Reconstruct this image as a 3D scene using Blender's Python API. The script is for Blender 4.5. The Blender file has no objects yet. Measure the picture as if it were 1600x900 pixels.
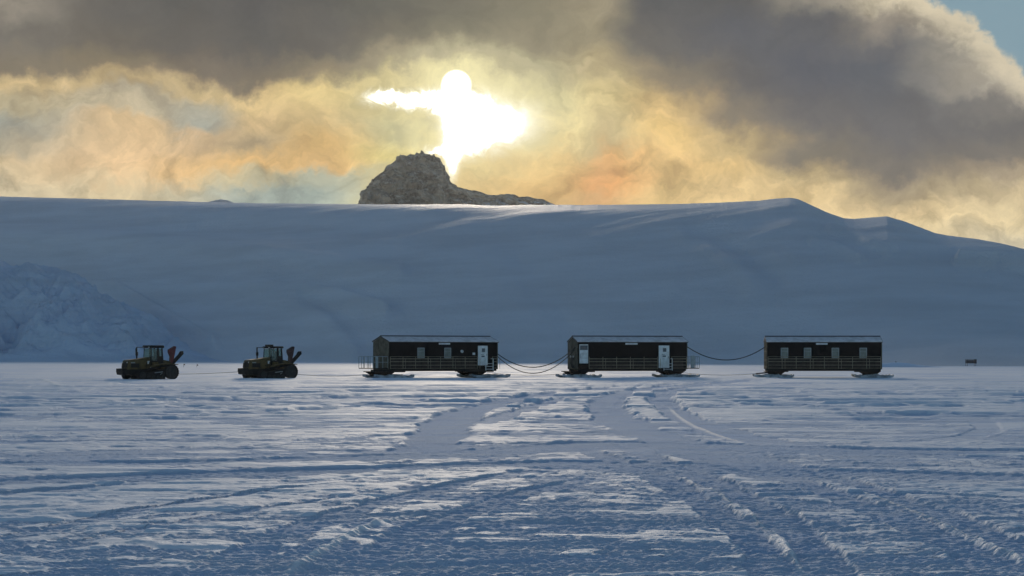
import bpy, bmesh, math, random
import numpy as np
from mathutils import Vector, Matrix

R = math.radians
F, HZ, EYE = 3200.0, 558.0, 2.06      # focal length in photo pixels, horizon row, eye height (m)
SC = bpy.context.scene
COL = SC.collection

# ------------------------------------------------------------------ camera
cam = bpy.data.cameras.new("camera")
cam.sensor_width = 36.0
cam.lens = F / 1600 * 36.0
cam.shift_y = (HZ - 450) / 1600
cam.clip_start = 0.5
cam.clip_end = 30000
co = bpy.data.objects.new("camera", cam)
COL.objects.link(co)
co.location = (0, 0, EYE)
co.rotation_euler = (R(90), 0, 0)
SC.camera = co
SC.view_settings.view_transform = 'Standard'
SC.view_settings.look = 'None'
SC.view_settings.exposure = 0.0
SC.view_settings.gamma = 1.0
SC.cycles.use_denoising = True
SC.cycles.max_bounces = 6
SC.cycles.volume_bounces = 0

# ------------------------------------------------------------------ sun + sky
SUN_AZ = math.atan((713 - 800) / F)          # from +Y, positive to the right
SUN_EL = math.atan((HZ - 133) / F)
SUN_STRENGTH = 3.2
SKY_STRENGTH = 0.13
HAZE = 2.3e-5
sl = bpy.data.lights.new("sun", 'SUN')
sl.energy = SUN_STRENGTH
sl.angle = R(6)
sl.color = (1.0, 0.85, 0.67)
so = bpy.data.objects.new("sun", sl)
COL.objects.link(so)
sd = Vector((math.sin(SUN_AZ) * math.cos(SUN_EL), math.cos(SUN_AZ) * math.cos(SUN_EL), math.sin(SUN_EL)))
so.rotation_euler = sd.to_track_quat('Z', 'Y').to_euler()
so.location = (0, 0, 50)


class NT:
    """tiny node helper"""
    def __init__(s, tree):
        s.t = tree; s.n = tree.nodes; s.l = tree.links

    def new(s, typ, **kw):
        nd = s.n.new(typ)
        for k, v in kw.items(): setattr(nd, k, v)
        return nd

    def put(s, sock, v):
        if hasattr(v, 'is_output'): s.l.new(v, sock)
        elif v is not None: sock.default_value = v

    def m(s, op, a, b=None, c=None, clamp=False):
        nd = s.new('ShaderNodeMath', operation=op); nd.use_clamp = clamp
        s.put(nd.inputs[0], a)
        if b is not None: s.put(nd.inputs[1], b)
        if c is not None: s.put(nd.inputs[2], c)
        return nd.outputs[0]

    def mix(s, f, a, b, blend='MIX'):
        nd = s.new('ShaderNodeMix', data_type='RGBA', blend_type=blend)
        s.put(nd.inputs[0], f)
        s.put(nd.inputs[6], a if hasattr(a, 'is_output') else (*a, 1))
        s.put(nd.inputs[7], b if hasattr(b, 'is_output') else (*b, 1))
        return nd.outputs[2]

    def sstep(s, v, lo, hi):
        nd = s.new('ShaderNodeMapRange', interpolation_type='SMOOTHSTEP')
        s.put(nd.inputs[0], v); nd.inputs[1].default_value = lo; nd.inputs[2].default_value = hi
        return nd.outputs[0]

    def vec(s, x, y, z):
        nd = s.new('ShaderNodeCombineXYZ')
        for i, v in enumerate((x, y, z)): s.put(nd.inputs[i], v)
        return nd.outputs[0]

    def noise(s, vec, scale, detail=4, rough=0.5, dist=0.0, lac=2.0):
        nd = s.new('ShaderNodeTexNoise')
        s.put(nd.inputs['Vector'], vec)
        nd.inputs['Scale'].default_value = scale
        nd.inputs['Detail'].default_value = detail
        nd.inputs['Roughness'].default_value = rough
        nd.inputs['Lacunarity'].default_value = lac
        nd.inputs['Distortion'].default_value = dist
        return nd.outputs[0]


def lin(c):
    return tuple((v / 255 / 12.92) if v / 255 <= 0.04045 else ((v / 255 + 0.055) / 1.055) ** 2.4 for v in c)


world = bpy.data.worlds.new("World")
SC.world = world
world.use_nodes = True
w = NT(world.node_tree)
w.n.clear()
sky = w.new('ShaderNodeTexSky', sky_type='NISHITA', sun_disc=False)
sky.sun_elevation = SUN_EL
sky.sun_rotation = SUN_AZ
sky.altitude = 200
sky.air_density = 1.0
sky.dust_density = 0.4
sky.ozone_density = 2.0
base_sky = w.mix(1.0, sky.outputs[0], (SKY_STRENGTH,) * 3, 'MULTIPLY')

tc = w.new('ShaderNodeTexCoord')
sep = w.new('ShaderNodeSeparateXYZ'); w.l.new(tc.outputs['Generated'], sep.inputs[0])
dx, dy, dz = sep.outputs
ysafe = w.m('MAXIMUM', dy, 0.05)
# angular sky coordinates round the sun's quarter of the sky (hundredths of 1/32 rad)
ax = w.m('ADD', w.m('MULTIPLY', w.m('DIVIDE', dx, ysafe), 32.0), 8.0)      # 0..16 over the view
ay = w.m('SUBTRACT', 5.58, w.m('MULTIPLY', w.m('DIVIDE', dz, ysafe), 32.0))  # 0 high .. 4 low
sv = w.vec(ax, ay, 0.0)
svs = w.vec(w.m('MULTIPLY', ax, 0.62), w.m('MULTIPLY', ay, 1.0), 3.7)
n1 = w.noise(svs, 0.75, 6, 0.55)
n2 = w.noise(w.vec(ax, ay, 9.1), 0.8, 6, 0.55)
n3 = w.noise(w.vec(ax, ay, 21.3), 2.6, 7, 0.62)
wx = w.m('ADD', ax, w.m('MULTIPLY', w.m('SUBTRACT', n1, 0.5), 1.7))
wy = w.m('ADD', ay, w.m('ADD', w.m('MULTIPLY', w.m('SUBTRACT', n2, 0.5), 1.1), w.m('MULTIPLY', w.m('SUBTRACT', n3, 0.5), 0.45)))

COLS = [
 (0,  [(0,(150,142,128)),(50,(116,111,102)),(100,(128,118,100)),(130,(200,176,130)),(165,(190,176,142)),(195,(160,160,146)),(225,(178,168,144)),(260,(205,184,146)),(300,(208,192,158))]),
 (2,  [(0,(100,97,92)),(60,(106,100,90)),(100,(130,118,96)),(125,(186,164,122)),(150,(178,166,140)),(175,(190,176,146)),(200,(214,184,138)),(250,(226,192,145)),(300,(208,190,152))]),
 (3,  [(0,(94,92,88)),(60,(98,94,88)),(105,(118,108,94)),(135,(190,168,124)),(165,(168,164,146)),(190,(160,160,146)),(215,(204,176,136)),(260,(226,188,132)),(300,(196,186,156))]),
 (4,  [(0,(92,90,88)),(70,(92,90,86)),(115,(118,108,92)),(145,(204,178,126)),(190,(206,178,130)),(225,(178,158,122)),(255,(222,182,120)),(282,(196,184,148)),(305,(158,168,158))]),
 (5,  [(0,(94,92,88)),(70,(98,94,88)),(110,(140,128,104)),(140,(214,190,130)),(190,(206,180,126)),(235,(216,178,114)),(262,(224,184,122)),(285,(176,178,156)),(310,(160,172,162))]),
 (6,  [(0,(100,98,90)),(60,(106,101,90)),(100,(146,136,112)),(130,(216,200,142)),(170,(206,194,138)),(205,(176,170,126)),(250,(226,208,134)),(290,(216,202,152)),(315,(200,192,152))]),
 (7.2,[(0,(116,112,98)),(60,(118,114,98)),(95,(170,162,132)),(120,(236,226,168)),(200,(240,228,160)),(250,(226,204,140)),(290,(222,194,134)),(315,(220,190,130))]),
 (8.5,[(0,(130,124,104)),(60,(140,132,110)),(105,(168,160,128)),(150,(216,206,152)),(200,(222,204,144)),(245,(212,180,118)),(290,(208,172,112)),(315,(214,180,122))]),
 (9.4,[(0,(150,140,116)),(60,(150,140,114)),(110,(176,160,122)),(160,(212,192,136)),(215,(206,186,136)),(250,(226,176,112)),(290,(224,166,104)),(315,(220,176,120))]),
 (10.3,[(0,(92,92,92)),(60,(104,101,96)),(115,(140,128,106)),(165,(206,176,120)),(205,(222,188,122)),(255,(226,190,128)),(300,(222,190,130))]),
 (11.5,[(0,(92,91,90)),(50,(90,91,95)),(130,(98,96,95)),(180,(128,118,102)),(225,(190,166,118)),(260,(218,186,126)),(300,(226,196,140))]),
 (12.6,[(0,(140,134,122)),(40,(96,96,98)),(100,(88,90,97)),(190,(100,98,98)),(240,(124,116,102)),(275,(190,168,124)),(305,(224,196,142)),(340,(226,200,150))]),
 (14,[(0,(196,184,158)),(35,(140,132,120)),(75,(100,100,102)),(110,(88,91,97)),(200,(98,97,98)),(255,(116,110,102)),(295,(170,154,124)),(335,(214,190,144)),(370,(220,198,152))]),
 (16,[(60,(180,172,152)),(130,(186,176,156)),(165,(120,116,110)),(190,(104,102,100)),(230,(118,112,104)),(265,(170,154,128)),(300,(206,186,146)),(340,(224,204,160)),(380,(206,194,164))]),
]
fy = w.m('DIVIDE', wy, 4.0)
prev = None
for i, (cx, stops) in enumerate(COLS):
    r = w.new('ShaderNodeValToRGB')
    w.l.new(fy, r.inputs[0])
    r.color_ramp.interpolation = 'EASE'
    els = r.color_ramp.elements
    while len(els) > 1: els.remove(els[-1])
    els[0].position = stops[0][0] / 400; els[0].color = (*lin(stops[0][1]), 1)
    for y, c in stops[1:]:
        e = els.new(y / 400); e.color = (*lin(c), 1)
    if prev is None: prev = r.outputs[0]
    else: prev = w.mix(w.sstep(wx, COLS[i - 1][0], cx), prev, r.outputs[0])
cloud = prev
# billow detail
b1 = w.noise(w.vec(w.m('MULTIPLY', wx, 0.75), wy, 5.0), 1.5, 9, 0.6, 0.6)
b2 = w.noise(w.vec(wx, wy, 15.0), 4.5, 6, 0.6, 0.3)
det = w.m('ADD', w.m('MULTIPLY', w.m('SUBTRACT', b1, 0.5), 1.1), w.m('MULTIPLY', w.m('SUBTRACT', b2, 0.5), 0.28))
lum = w.new('ShaderNodeRGBToBW'); w.l.new(cloud, lum.inputs[0])
amp = w.m('ADD', 0.4, w.sstep(lum.outputs[0], 0.12, 0.45))
mul = w.m('ADD', 1.0, w.m('MULTIPLY', det, amp))
cm = w.new('ShaderNodeVectorMath', operation='SCALE'); w.l.new(cloud, cm.inputs[0]); w.put(cm.inputs['Scale'], mul)
cs = w.new('ShaderNodeVectorMath', operation='SUBTRACT'); w.l.new(cm.outputs[0], cs.inputs[0]); cs.inputs[1].default_value = (0.045, 0.042, 0.036)
cz = w.new('ShaderNodeVectorMath', operation='MAXIMUM'); w.l.new(cs.outputs[0], cz.inputs[0]); cz.inputs[1].default_value = (0.03, 0.03, 0.03)
cloud = cz.outputs[0]


def gauss(cx, cy, rx, ry, x=None, y=None):
    """bump of 1 at (cx, cy)"""
    x = x or wx; y = y or wy
    a = w.m('DIVIDE', w.m('SUBTRACT', x, cx), rx); b = w.m('DIVIDE', w.m('SUBTRACT', y, cy), ry)
    d = w.m('ADD', w.m('MULTIPLY', a, a), w.m('MULTIPLY', b, b))
    return w.m('POWER', 2.71828, w.m('MULTIPLY', d, -1.0))


# clear blue gap high on the right, with a bright torn cloud rim below it
e1 = w.m('ADD', w.m('MULTIPLY', w.m('SUBTRACT', b1, 0.5), 0.8), w.m('MULTIPLY', w.m('SUBTRACT', n3, 0.5), 0.7))
line = w.m('ADD', w.m('SUBTRACT', w.m('MULTIPLY', w.m('SUBTRACT', ax, 14.45), 0.62), w.m('MULTIPLY', w.m('MAXIMUM', w.m('SUBTRACT', ax, 15.2), 0.0), -0.25)), 0.0)
above = w.m('ADD', w.m('SUBTRACT', line, ay), e1)            # >0 in the gap
gapm = w.sstep(above, -0.05, 0.22)
rim = w.m('MULTIPLY', w.sstep(above, -0.62, -0.02), w.sstep(ax, 11.5, 13.5))
cloud = w.mix(w.m('MULTIPLY', rim, 0.75), cloud, lin((216, 202, 172)))
cloud = w.mix(w.m('MULTIPLY', gapm, w.sstep(ax, 13.0, 14.0)), cloud, lin((118, 148, 162)))
# orange iridescent arc right of the sun
cloud = w.mix(w.m('MULTIPLY', gauss(9.25, 2.8, 0.22, 0.5), 0.25), cloud, lin((240, 176, 116)))
# glow of the hidden sun through thin cloud
g1 = w.m('MULTIPLY', gauss(7.4, 1.75, 1.5, 0.85), 0.45)
cloud = w.mix(g1, cloud, (1.05, 0.93, 0.55))
# the burnt-out opening itself
ex = w.m('ADD', ax, w.m('MULTIPLY', w.m('SUBTRACT', n3, 0.5), 0.35))
ey = w.m('ADD', ay, w.m('MULTIPLY', w.m('SUBTRACT', b2, 0.5), 0.4))
sh = None
for cx, cy, rx, ry in ((7.14, 1.5, 0.2, 0.12), (6.55, 1.54, 0.42, 0.09), (5.98, 1.5, 0.2, 0.07), (6.9, 1.62, 0.2, 0.1),
                       (7.3, 1.75, 0.24, 0.2), (7.75, 1.92, 0.46, 0.26), (7.35, 2.12, 0.26, 0.22), (7.05, 2.38, 0.10, 0.28), (6.85, 2.38, 0.16, 0.06)):
    g = gauss(cx, cy, rx * 1.25, ry * 1.25, ex, ey)
    sh = g if sh is None else w.m('ADD', sh, g)
core = w.m('MAXIMUM', w.sstep(sh, 0.34, 0.95), w.sstep(gauss(7.13, 1.33, 0.22, 0.22, ax, ay), 0.25, 0.5))
halo = w.sstep(sh, 0.0, 0.5)
cloud = w.mix(w.m('MULTIPLY', halo, 0.75), cloud, (1.1, 1.05, 0.8))
cloud = w.mix(core, cloud, (3.0, 2.9, 2.6))
# fade from this bank of cloud to the clear sky overhead and behind
mk = w.m('MULTIPLY', w.sstep(w.m('ABSOLUTE', w.m('SUBTRACT', ax, 8.0)), 30.0, 13.0), w.sstep(ay, -14.0, -3.0))
mk = w.m('MULTIPLY', mk, w.sstep(dy, 0.05, 0.3))
fin = w.mix(mk, base_sky, cloud)
bg = w.new('ShaderNodeBackground'); w.l.new(fin, bg.inputs[0]); bg.inputs[1].default_value = 1.0
wo = w.new('ShaderNodeOutputWorld'); w.l.new(bg.outputs[0], wo.inputs[0])


# ------------------------------------------------------------------ helpers
def G(u, v, z=0.0):
    """point on height z seen in row v of the photograph, as a world x,y"""
    y = F * (EYE - z) / (v - HZ)
    return Vector(((u - 800) / F * y, y, z))


def tag(o, label=None, cat=None, group=None, kind=None):
    if label: o['label'] = label
    if cat: o['category'] = cat
    if group: o['group'] = group
    if kind: o['kind'] = kind
    return o


def empty(name, loc, rz=0.0):
    o = bpy.data.objects.new(name, None)
    COL.objects.link(o)
    o.location = loc; o.rotation_euler = (0, 0, rz)
    o.empty_display_size = 0.5
    return o


class MB:
    def __init__(s): s.bm = bmesh.new()

    def box(s, x0, x1, y0, y1, z0, z1, bev=0.0, M=None):
        vs = [s.bm.verts.new((x, y, z)) for x in (x0, x1) for y in (y0, y1) for z in (z0, z1)]
        fs = [s.bm.faces.new([vs[i] for i in q]) for q in ((0, 1, 3, 2), (4, 6, 7, 5), (0, 4, 5, 1), (2, 3, 7, 6), (0, 2, 6, 4), (1, 5, 7, 3))]
        if bev > 0:
            ed = list({e for f in fs for e in f.edges})
            r = bmesh.ops.bevel(s.bm, geom=ed, offset=bev, segments=2, affect='EDGES')
            vs = list({v for f in r['faces'] for v in f.verts} | {v for v in vs if v.is_valid})
        if M is not None: bmesh.ops.transform(s.bm, matrix=M, verts=[v for v in vs if v.is_valid])
        return s

    def prism(s, pts, y0, y1, axis='y'):
        """polygon in (x,z) pulled along y (or (y,z) pulled along x)"""
        def P(a, b, t): return (a, t, b) if axis == 'y' else (t, a, b)
        A = [s.bm.verts.new(P(a, b, y0)) for a, b in pts]
        B = [s.bm.verts.new(P(a, b, y1)) for a, b in pts]
        s.bm.faces.new(A); s.bm.faces.new(B[::-1])
        n = len(pts)
        for i in range(n): s.bm.faces.new((A[i], B[i], B[(i + 1) % n], A[(i + 1) % n]))
        return s

    def bar(s, p, q, r, n=8, r2=None):
        p, q = Vector(p), Vector(q)
        d = (q - p).normalized()
        a = d.orthogonal().normalized(); b = d.cross(a)
        r2 = r if r2 is None else r2
        A = [s.bm.verts.new(p + (a * math.cos(t) + b * math.sin(t)) * r) for t in [2 * math.pi * i / n for i in range(n)]]
        B = [s.bm.verts.new(q + (a * math.cos(t) + b * math.sin(t)) * r2) for t in [2 * math.pi * i / n for i in range(n)]]
        s.bm.faces.new(A[::-1]); s.bm.faces.new(B)
        for i in range(n): s.bm.faces.new((A[i], A[(i + 1) % n], B[(i + 1) % n], B[i]))
        return s

    def tube(s, pts, r, n=8):
        pts = [Vector(p) for p in pts]
        rings = []
        for i, p in enumerate(pts):
            d = (pts[min(i + 1, len(pts) - 1)] - pts[max(i - 1, 0)]).normalized()
            a = d.cross(Vector((0, 0, 1)))
            if a.length < 1e-3: a = d.orthogonal()
            a.normalize(); b = a.cross(d)
            rings.append([s.bm.verts.new(p + (a * math.cos(t) + b * math.sin(t)) * r) for t in [2 * math.pi * k / n for k in range(n)]])
        for A, B in zip(rings, rings[1:]):
            for i in range(n): s.bm.faces.new((A[i], A[(i + 1) % n], B[(i + 1) % n], B[i]))
        s.bm.faces.new(rings[0][::-1]); s.bm.faces.new(rings[-1])
        return s

    def build(s, name, mat, parent=None, smooth=False):
        me = bpy.data.meshes.new(name)
        bmesh.ops.recalc_face_normals(s.bm, faces=s.bm.faces)
        s.bm.to_mesh(me); s.bm.free()
        me.materials.append(mat)
        if smooth:
            for p in me.polygons: p.use_smooth = True
        o = bpy.data.objects.new(name, me)
        COL.objects.link(o)
        if parent is not None: o.parent = parent
        return o


def B1(x0, x1, y0, y1, z0, z1, bev=0.0): return MB().box(x0, x1, y0, y1, z0, z1, bev)


def grid_mesh(name, X, Y, Z, mat, attrs=None):
    ny, nx = X.shape
    me = bpy.data.meshes.new(name)
    me.vertices.add(nx * ny)
    me.vertices.foreach_set('co', np.stack([X, Y, Z], -1).astype(np.float32).ravel())
    idx = np.arange(nx * ny).reshape(ny, nx)
    q = np.stack([idx[:-1, :-1], idx[:-1, 1:], idx[1:, 1:], idx[1:, :-1]], -1).reshape(-1, 4)
    me.loops.add(q.size); me.loops.foreach_set('vertex_index', q.ravel().astype(np.int32))
    me.polygons.add(len(q))
    me.polygons.foreach_set('loop_start', (np.arange(len(q)) * 4).astype(np.int32))
    me.polygons.foreach_set('use_smooth', np.ones(len(q), bool))
    me.update(calc_edges=True)
    for k, v in (attrs or {}).items():
        at = me.attributes.new(k, 'FLOAT', 'POINT'); at.data.foreach_set('value', v.astype(np.float32).ravel())
    me.materials.append(mat)
    o = bpy.data.objects.new(name, me)
    COL.objects.link(o)
    return o


def perlin(x, y, seed=0):
    xi = np.floor(x).astype(np.int64); yi = np.floor(y).astype(np.int64)
    xf = x - xi; yf = y - yi
    def h(a, b):
        n = (a * 374761393 + b * 668265263 + seed * 1442695041) & 0xffffffff
        n = ((n ^ (n >> 13)) * 1274126177) & 0xffffffff
        n = (n ^ (n >> 16)) & 0xffff
        t = n * (2 * math.pi / 65536)
        return np.cos(t), np.sin(t)
    u = xf * xf * xf * (xf * (xf * 6 - 15) + 10); v = yf * yf * yf * (yf * (yf * 6 - 15) + 10)
    def d(ox, oy):
        gx, gy = h(xi + ox, yi + oy)
        return gx * (xf - ox) + gy * (yf - oy)
    a = d(0, 0) * (1 - u) + d(1, 0) * u
    b = d(0, 1) * (1 - u) + d(1, 1) * u
    return (a * (1 - v) + b * v) * 1.5


def fbm(x, y, octs=5, seed=0, gain=0.5, ridged=False):
    s = 0; a = 1.0
    for i in range(octs):
        n = perlin(x * 2 ** i + 17.3 * i, y * 2 ** i - 9.1 * i, seed + i)
        s = s + a * ((1 - 2 * np.abs(n)) if ridged else n)
        a *= gain
    return s


def ss(v, lo, hi):
    t = np.clip((v - lo) / (hi - lo), 0, 1)
    return t * t * (3 - 2 * t)


# ------------------------------------------------------------------ materials
def pmat(name, col, rough=0.6, metal=0.0, var=0.25, vscale=3.0, spec=0.5, bump=0.0, bscale=20.0, col2=None):
    m = bpy.data.materials.new(name); m.use_nodes = True
    t = NT(m.node_tree); b = t.n['Principled BSDF']
    tcn = t.new('ShaderNodeTexCoord')
    n = t.noise(tcn.outputs['Object'], vscale, 6, 0.6)
    c2 = col2 if col2 else tuple(min(1, v * (1 - var)) for v in col)
    t.put(b.inputs['Base Color'], t.mix(t.sstep(n, 0.35, 0.68), col, c2))
    b.inputs['Metallic'].default_value = metal
    b.inputs['Specular IOR Level'].default_value = spec
    t.put(b.inputs['Roughness'], t.m('ADD', rough - 0.08, t.m('MULTIPLY', n, 0.16)))
    if bump > 0:
        bn = t.new('ShaderNodeBump'); bn.inputs['Distance'].default_value = bump
        t.put(bn.inputs['Height'], t.noise(tcn.outputs['Object'], bscale, 4, 0.6))
        t.l.new(bn.outputs[0], b.inputs['Normal'])
    return m


def snow_mat(name, scale=1.0, rough0=0.45, rough1=0.75, bump=0.02, ground=False, spec=0.5, col=(0.76, 0.82, 0.90)):
    m = bpy.data.materials.new(name); m.use_nodes = True
    t = NT(m.node_tree); b = t.n['Principled BSDF']
    ge = t.new('ShaderNodeNewGeometry')
    mp = t.new('ShaderNodeMapping'); t.l.new(ge.outputs['Position'], mp.inputs['Vector'])
    mp.inputs['Scale'].default_value = (0.35, 1.0, 1.0) if ground else (0.35, 0.2, 3.0)
    n = t.noise(mp.outputs[0], 0.8 * scale, 8, 0.6)
    fine = t.noise(ge.outputs['Position'], 9 * scale, 6, 0.65)
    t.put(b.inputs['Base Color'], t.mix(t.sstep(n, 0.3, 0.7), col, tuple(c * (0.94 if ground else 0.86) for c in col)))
    b.inputs['IOR'].default_value = 1.31
    b.inputs['Specular IOR Level'].default_value = spec
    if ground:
        a2 = t.new('ShaderNodeAttribute', attribute_name='ridge_white')
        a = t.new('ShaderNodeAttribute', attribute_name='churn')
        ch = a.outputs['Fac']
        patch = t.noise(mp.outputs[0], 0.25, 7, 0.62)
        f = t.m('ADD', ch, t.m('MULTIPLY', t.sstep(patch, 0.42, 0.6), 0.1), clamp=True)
        c_ = t.mix(f, (0.82, 0.88, 0.95), tuple(v * k for v, k in zip(col, (0.74, 0.85, 1.0))))  # compacted-snow tone plus blue shade painted into the churned colour
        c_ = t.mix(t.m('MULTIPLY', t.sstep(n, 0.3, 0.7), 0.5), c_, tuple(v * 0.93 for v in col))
        t.put(b.inputs['Base Color'], t.mix(a2.outputs['Fac'], c_, (0.93, 0.94, 0.95)))  # thin ridge lines get a whiter snow colour
        mr = t.new('ShaderNodeMapRange'); t.put(mr.inputs[0], f); mr.inputs[3].default_value = rough0; mr.inputs[4].default_value = rough1
        t.put(b.inputs['Roughness'], mr.outputs[0])
        t.put(b.inputs['Specular IOR Level'], t.m('SUBTRACT', spec, t.m('MULTIPLY', f, spec * 0.85)))
        mp2 = t.new('ShaderNodeMapping'); t.l.new(ge.outputs['Position'], mp2.inputs['Vector'])
        mp2.inputs['Scale'].default_value = (0.4, 1.3, 1.0)
        wind = t.noise(mp2.outputs[0], 3.2, 7, 0.68, 0.4)
        grain = t.noise(ge.outputs['Position'], 24, 4, 0.7)
        hgt = t.m('ADD', t.m('MULTIPLY', t.m('ADD', fine, t.m('MULTIPLY', grain, 0.6)), t.m('ADD', 0.3, t.m('MULTIPLY', f, 1.3))), t.m('MULTIPLY', wind, 0.8))
    else:
        a = t.new('ShaderNodeAttribute', attribute_name='glaze')
        t.put(b.inputs['Roughness'], t.m('SUBTRACT', rough0, t.m('MULTIPLY', a.outputs['Fac'], 0.2)))
        t.put(b.inputs['Specular IOR Level'], t.m('ADD', spec, t.m('MULTIPLY', a.outputs['Fac'], 0.0)))
        hgt = fine
    bn = t.new('ShaderNodeBump'); bn.inputs['Distance'].default_value = bump
    t.put(bn.inputs['Height'], t.m('ADD', hgt, t.m('MULTIPLY', n, 1.5)))
    t.l.new(bn.outputs[0], b.inputs['Normal'])
    return m


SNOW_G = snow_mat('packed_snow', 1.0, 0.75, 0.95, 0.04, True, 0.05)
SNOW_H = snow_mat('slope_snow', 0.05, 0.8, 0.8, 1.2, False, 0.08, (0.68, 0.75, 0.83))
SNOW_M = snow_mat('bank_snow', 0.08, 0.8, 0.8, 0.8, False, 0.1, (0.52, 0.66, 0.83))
M = {
    'wall': pmat('black_cladding', (0.010, 0.010, 0.011), 0.75, 0, 0.4, 1.2, 0.1),
    'endwall': pmat('olive_boards', (0.13, 0.125, 0.095), 0.75, 0, 0.5, 2.5, 0.3),
    'roof': pmat('snow_dusted_roof', (0.62, 0.64, 0.68), 0.5, 0, 0.35, 1.5),
    'ridge': pmat('dark_ridge', (0.012, 0.02, 0.045), 0.45, 0.2),
    'rail': pmat('weathered_rail', (0.32, 0.29, 0.21), 0.6, 0, 0.4, 2.0),
    'steel': pmat('rusty_steel', (0.04, 0.027, 0.022), 0.8, 0.1, 0.5, 4.0),
    'black': pmat('black_steel', (0.018, 0.018, 0.02), 0.7, 0.1, 0.4, 4.0, 0.3),
    'ski': pmat('frosted_ski', (0.38, 0.45, 0.52), 0.75, 0, 0.6, 1.6, 0.4, 0.02, 6),
    'white': pmat('white_paint', (0.72, 0.78, 0.8), 0.5, 0, 0.25, 2.5),
    'pale': pmat('pale_grey_paint', (0.3, 0.36, 0.38), 0.5, 0, 0.25, 2.5),
    'blueglass': pmat('blue_glass', (0.05, 0.1, 0.15), 0.15, 0, 0.3, 3.0),
    'pane': pmat('curtained_glass', (0.17, 0.215, 0.21), 0.25, 0, 0.3, 3.0),
    'cable': pmat('black_cable', (0.02, 0.024, 0.03), 0.6, 0, 0.3, 3.0),
    'yellow': pmat('dark_yellow_paint', (0.12, 0.088, 0.03), 0.6, 0, 0.7, 2.5, 0.4),  # yellow set darker than the real paint to suit the backlight
    'rubber': pmat('track_rubber', (0.015, 0.015, 0.017), 0.85, 0, 0.3, 3.0, 0.2),
    'rim': pmat('grey_wheel', (0.025, 0.03, 0.033), 0.6, 0.2, 0.4, 5.0),
    'red': pmat('dark_red_paint', (0.13, 0.012, 0.02), 0.5, 0, 0.5, 3.0),
    'darkred': pmat('maroon_paint', (0.05, 0.02, 0.025), 0.6, 0, 0.5, 3.0),
    'seat': pmat('seat_fabric', (0.03, 0.03, 0.035), 0.9),
    'lens': pmat('lamp_lens', (0.6, 0.62, 0.6), 0.15, 0, 0.1),
    'cloth': pmat('dark_flag_cloth', (0.03, 0.025, 0.03), 0.9),
    'bamboo': pmat('dark_pole', (0.06, 0.05, 0.04), 0.8),
}
gl = bpy.data.materials.new('cab_glass'); gl.use_nodes = True
_t = NT(gl.node_tree); _b = _t.n['Principled BSDF']
_b.inputs['Base Color'].default_value = (0.7, 0.85, 0.8, 1); _b.inputs['Roughness'].default_value = 0.05
_tr = _t.new('ShaderNodeBsdfTransparent'); _tr.inputs[0].default_value = (0.74, 0.82, 0.8, 1)
_mx = _t.new('ShaderNodeMixShader'); _mx.inputs[0].default_value = 0.12
_t.l.new(_tr.outputs[0], _mx.inputs[1]); _t.l.new(_b.outputs[0], _mx.inputs[2])
_t.l.new(_mx.outputs[0], _t.n['Material Output'].inputs[0])
M['glass'] = gl

# ------------------------------------------------------------------ ground
def polyline(pts, n=14):
    """smooth ground curve through photo points -> world xy samples"""
    P = [G(u, v).xy for u, v in pts]
    out = []
    for i in range(len(P) - 1):
        p0 = P[max(i - 1, 0)]; p1 = P[i]; p2 = P[i + 1]; p3 = P[min(i + 2, len(P) - 1)]
        for k in range(n):
            t = k / n
            # interpolate in log-distance friendly way: plain Catmull-Rom
            out.append(0.5 * ((2 * p1) + (-p0 + p2) * t + (2 * p0 - 5 * p1 + 4 * p2 - p3) * t * t + (-p0 + 3 * p1 - 3 * p2 + p3) * t ** 3))
    out.append(P[-1])
    return np.array([(p[0], p[1]) for p in out])


def curve_dist(X, Y, C, maxw):
    """distance to a polyline, only computed near it"""
    D = np.full(X.shape, 1e3); S = np.zeros(X.shape); acc = 0.0
    for a, b in zip(C[:-1], C[1:]):
        seg = float(np.hypot(*(b - a))); acc += seg
        lo = np.minimum(a, b) - maxw; hi = np.maximum(a, b) + maxw
        mk = (X > lo[0]) & (X < hi[0]) & (Y > lo[1]) & (Y < hi[1])
        if not mk.any(): continue
        d = b - a; L2 = max(d @ d, 1e-9)
        px = X[mk] - a[0]; py = Y[mk] - a[1]
        t = np.clip((px * d[0] + py * d[1]) / L2, 0, 1)
        dd = np.hypot(px - t * d[0], py - t * d[1]); old = D[mk]; so_ = S[mk]; cl = dd < old
        D[mk] = np.where(cl, dd, old); S[mk] = np.where(cl, acc - seg + t * seg, so_)
    return D, S, acc


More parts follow.
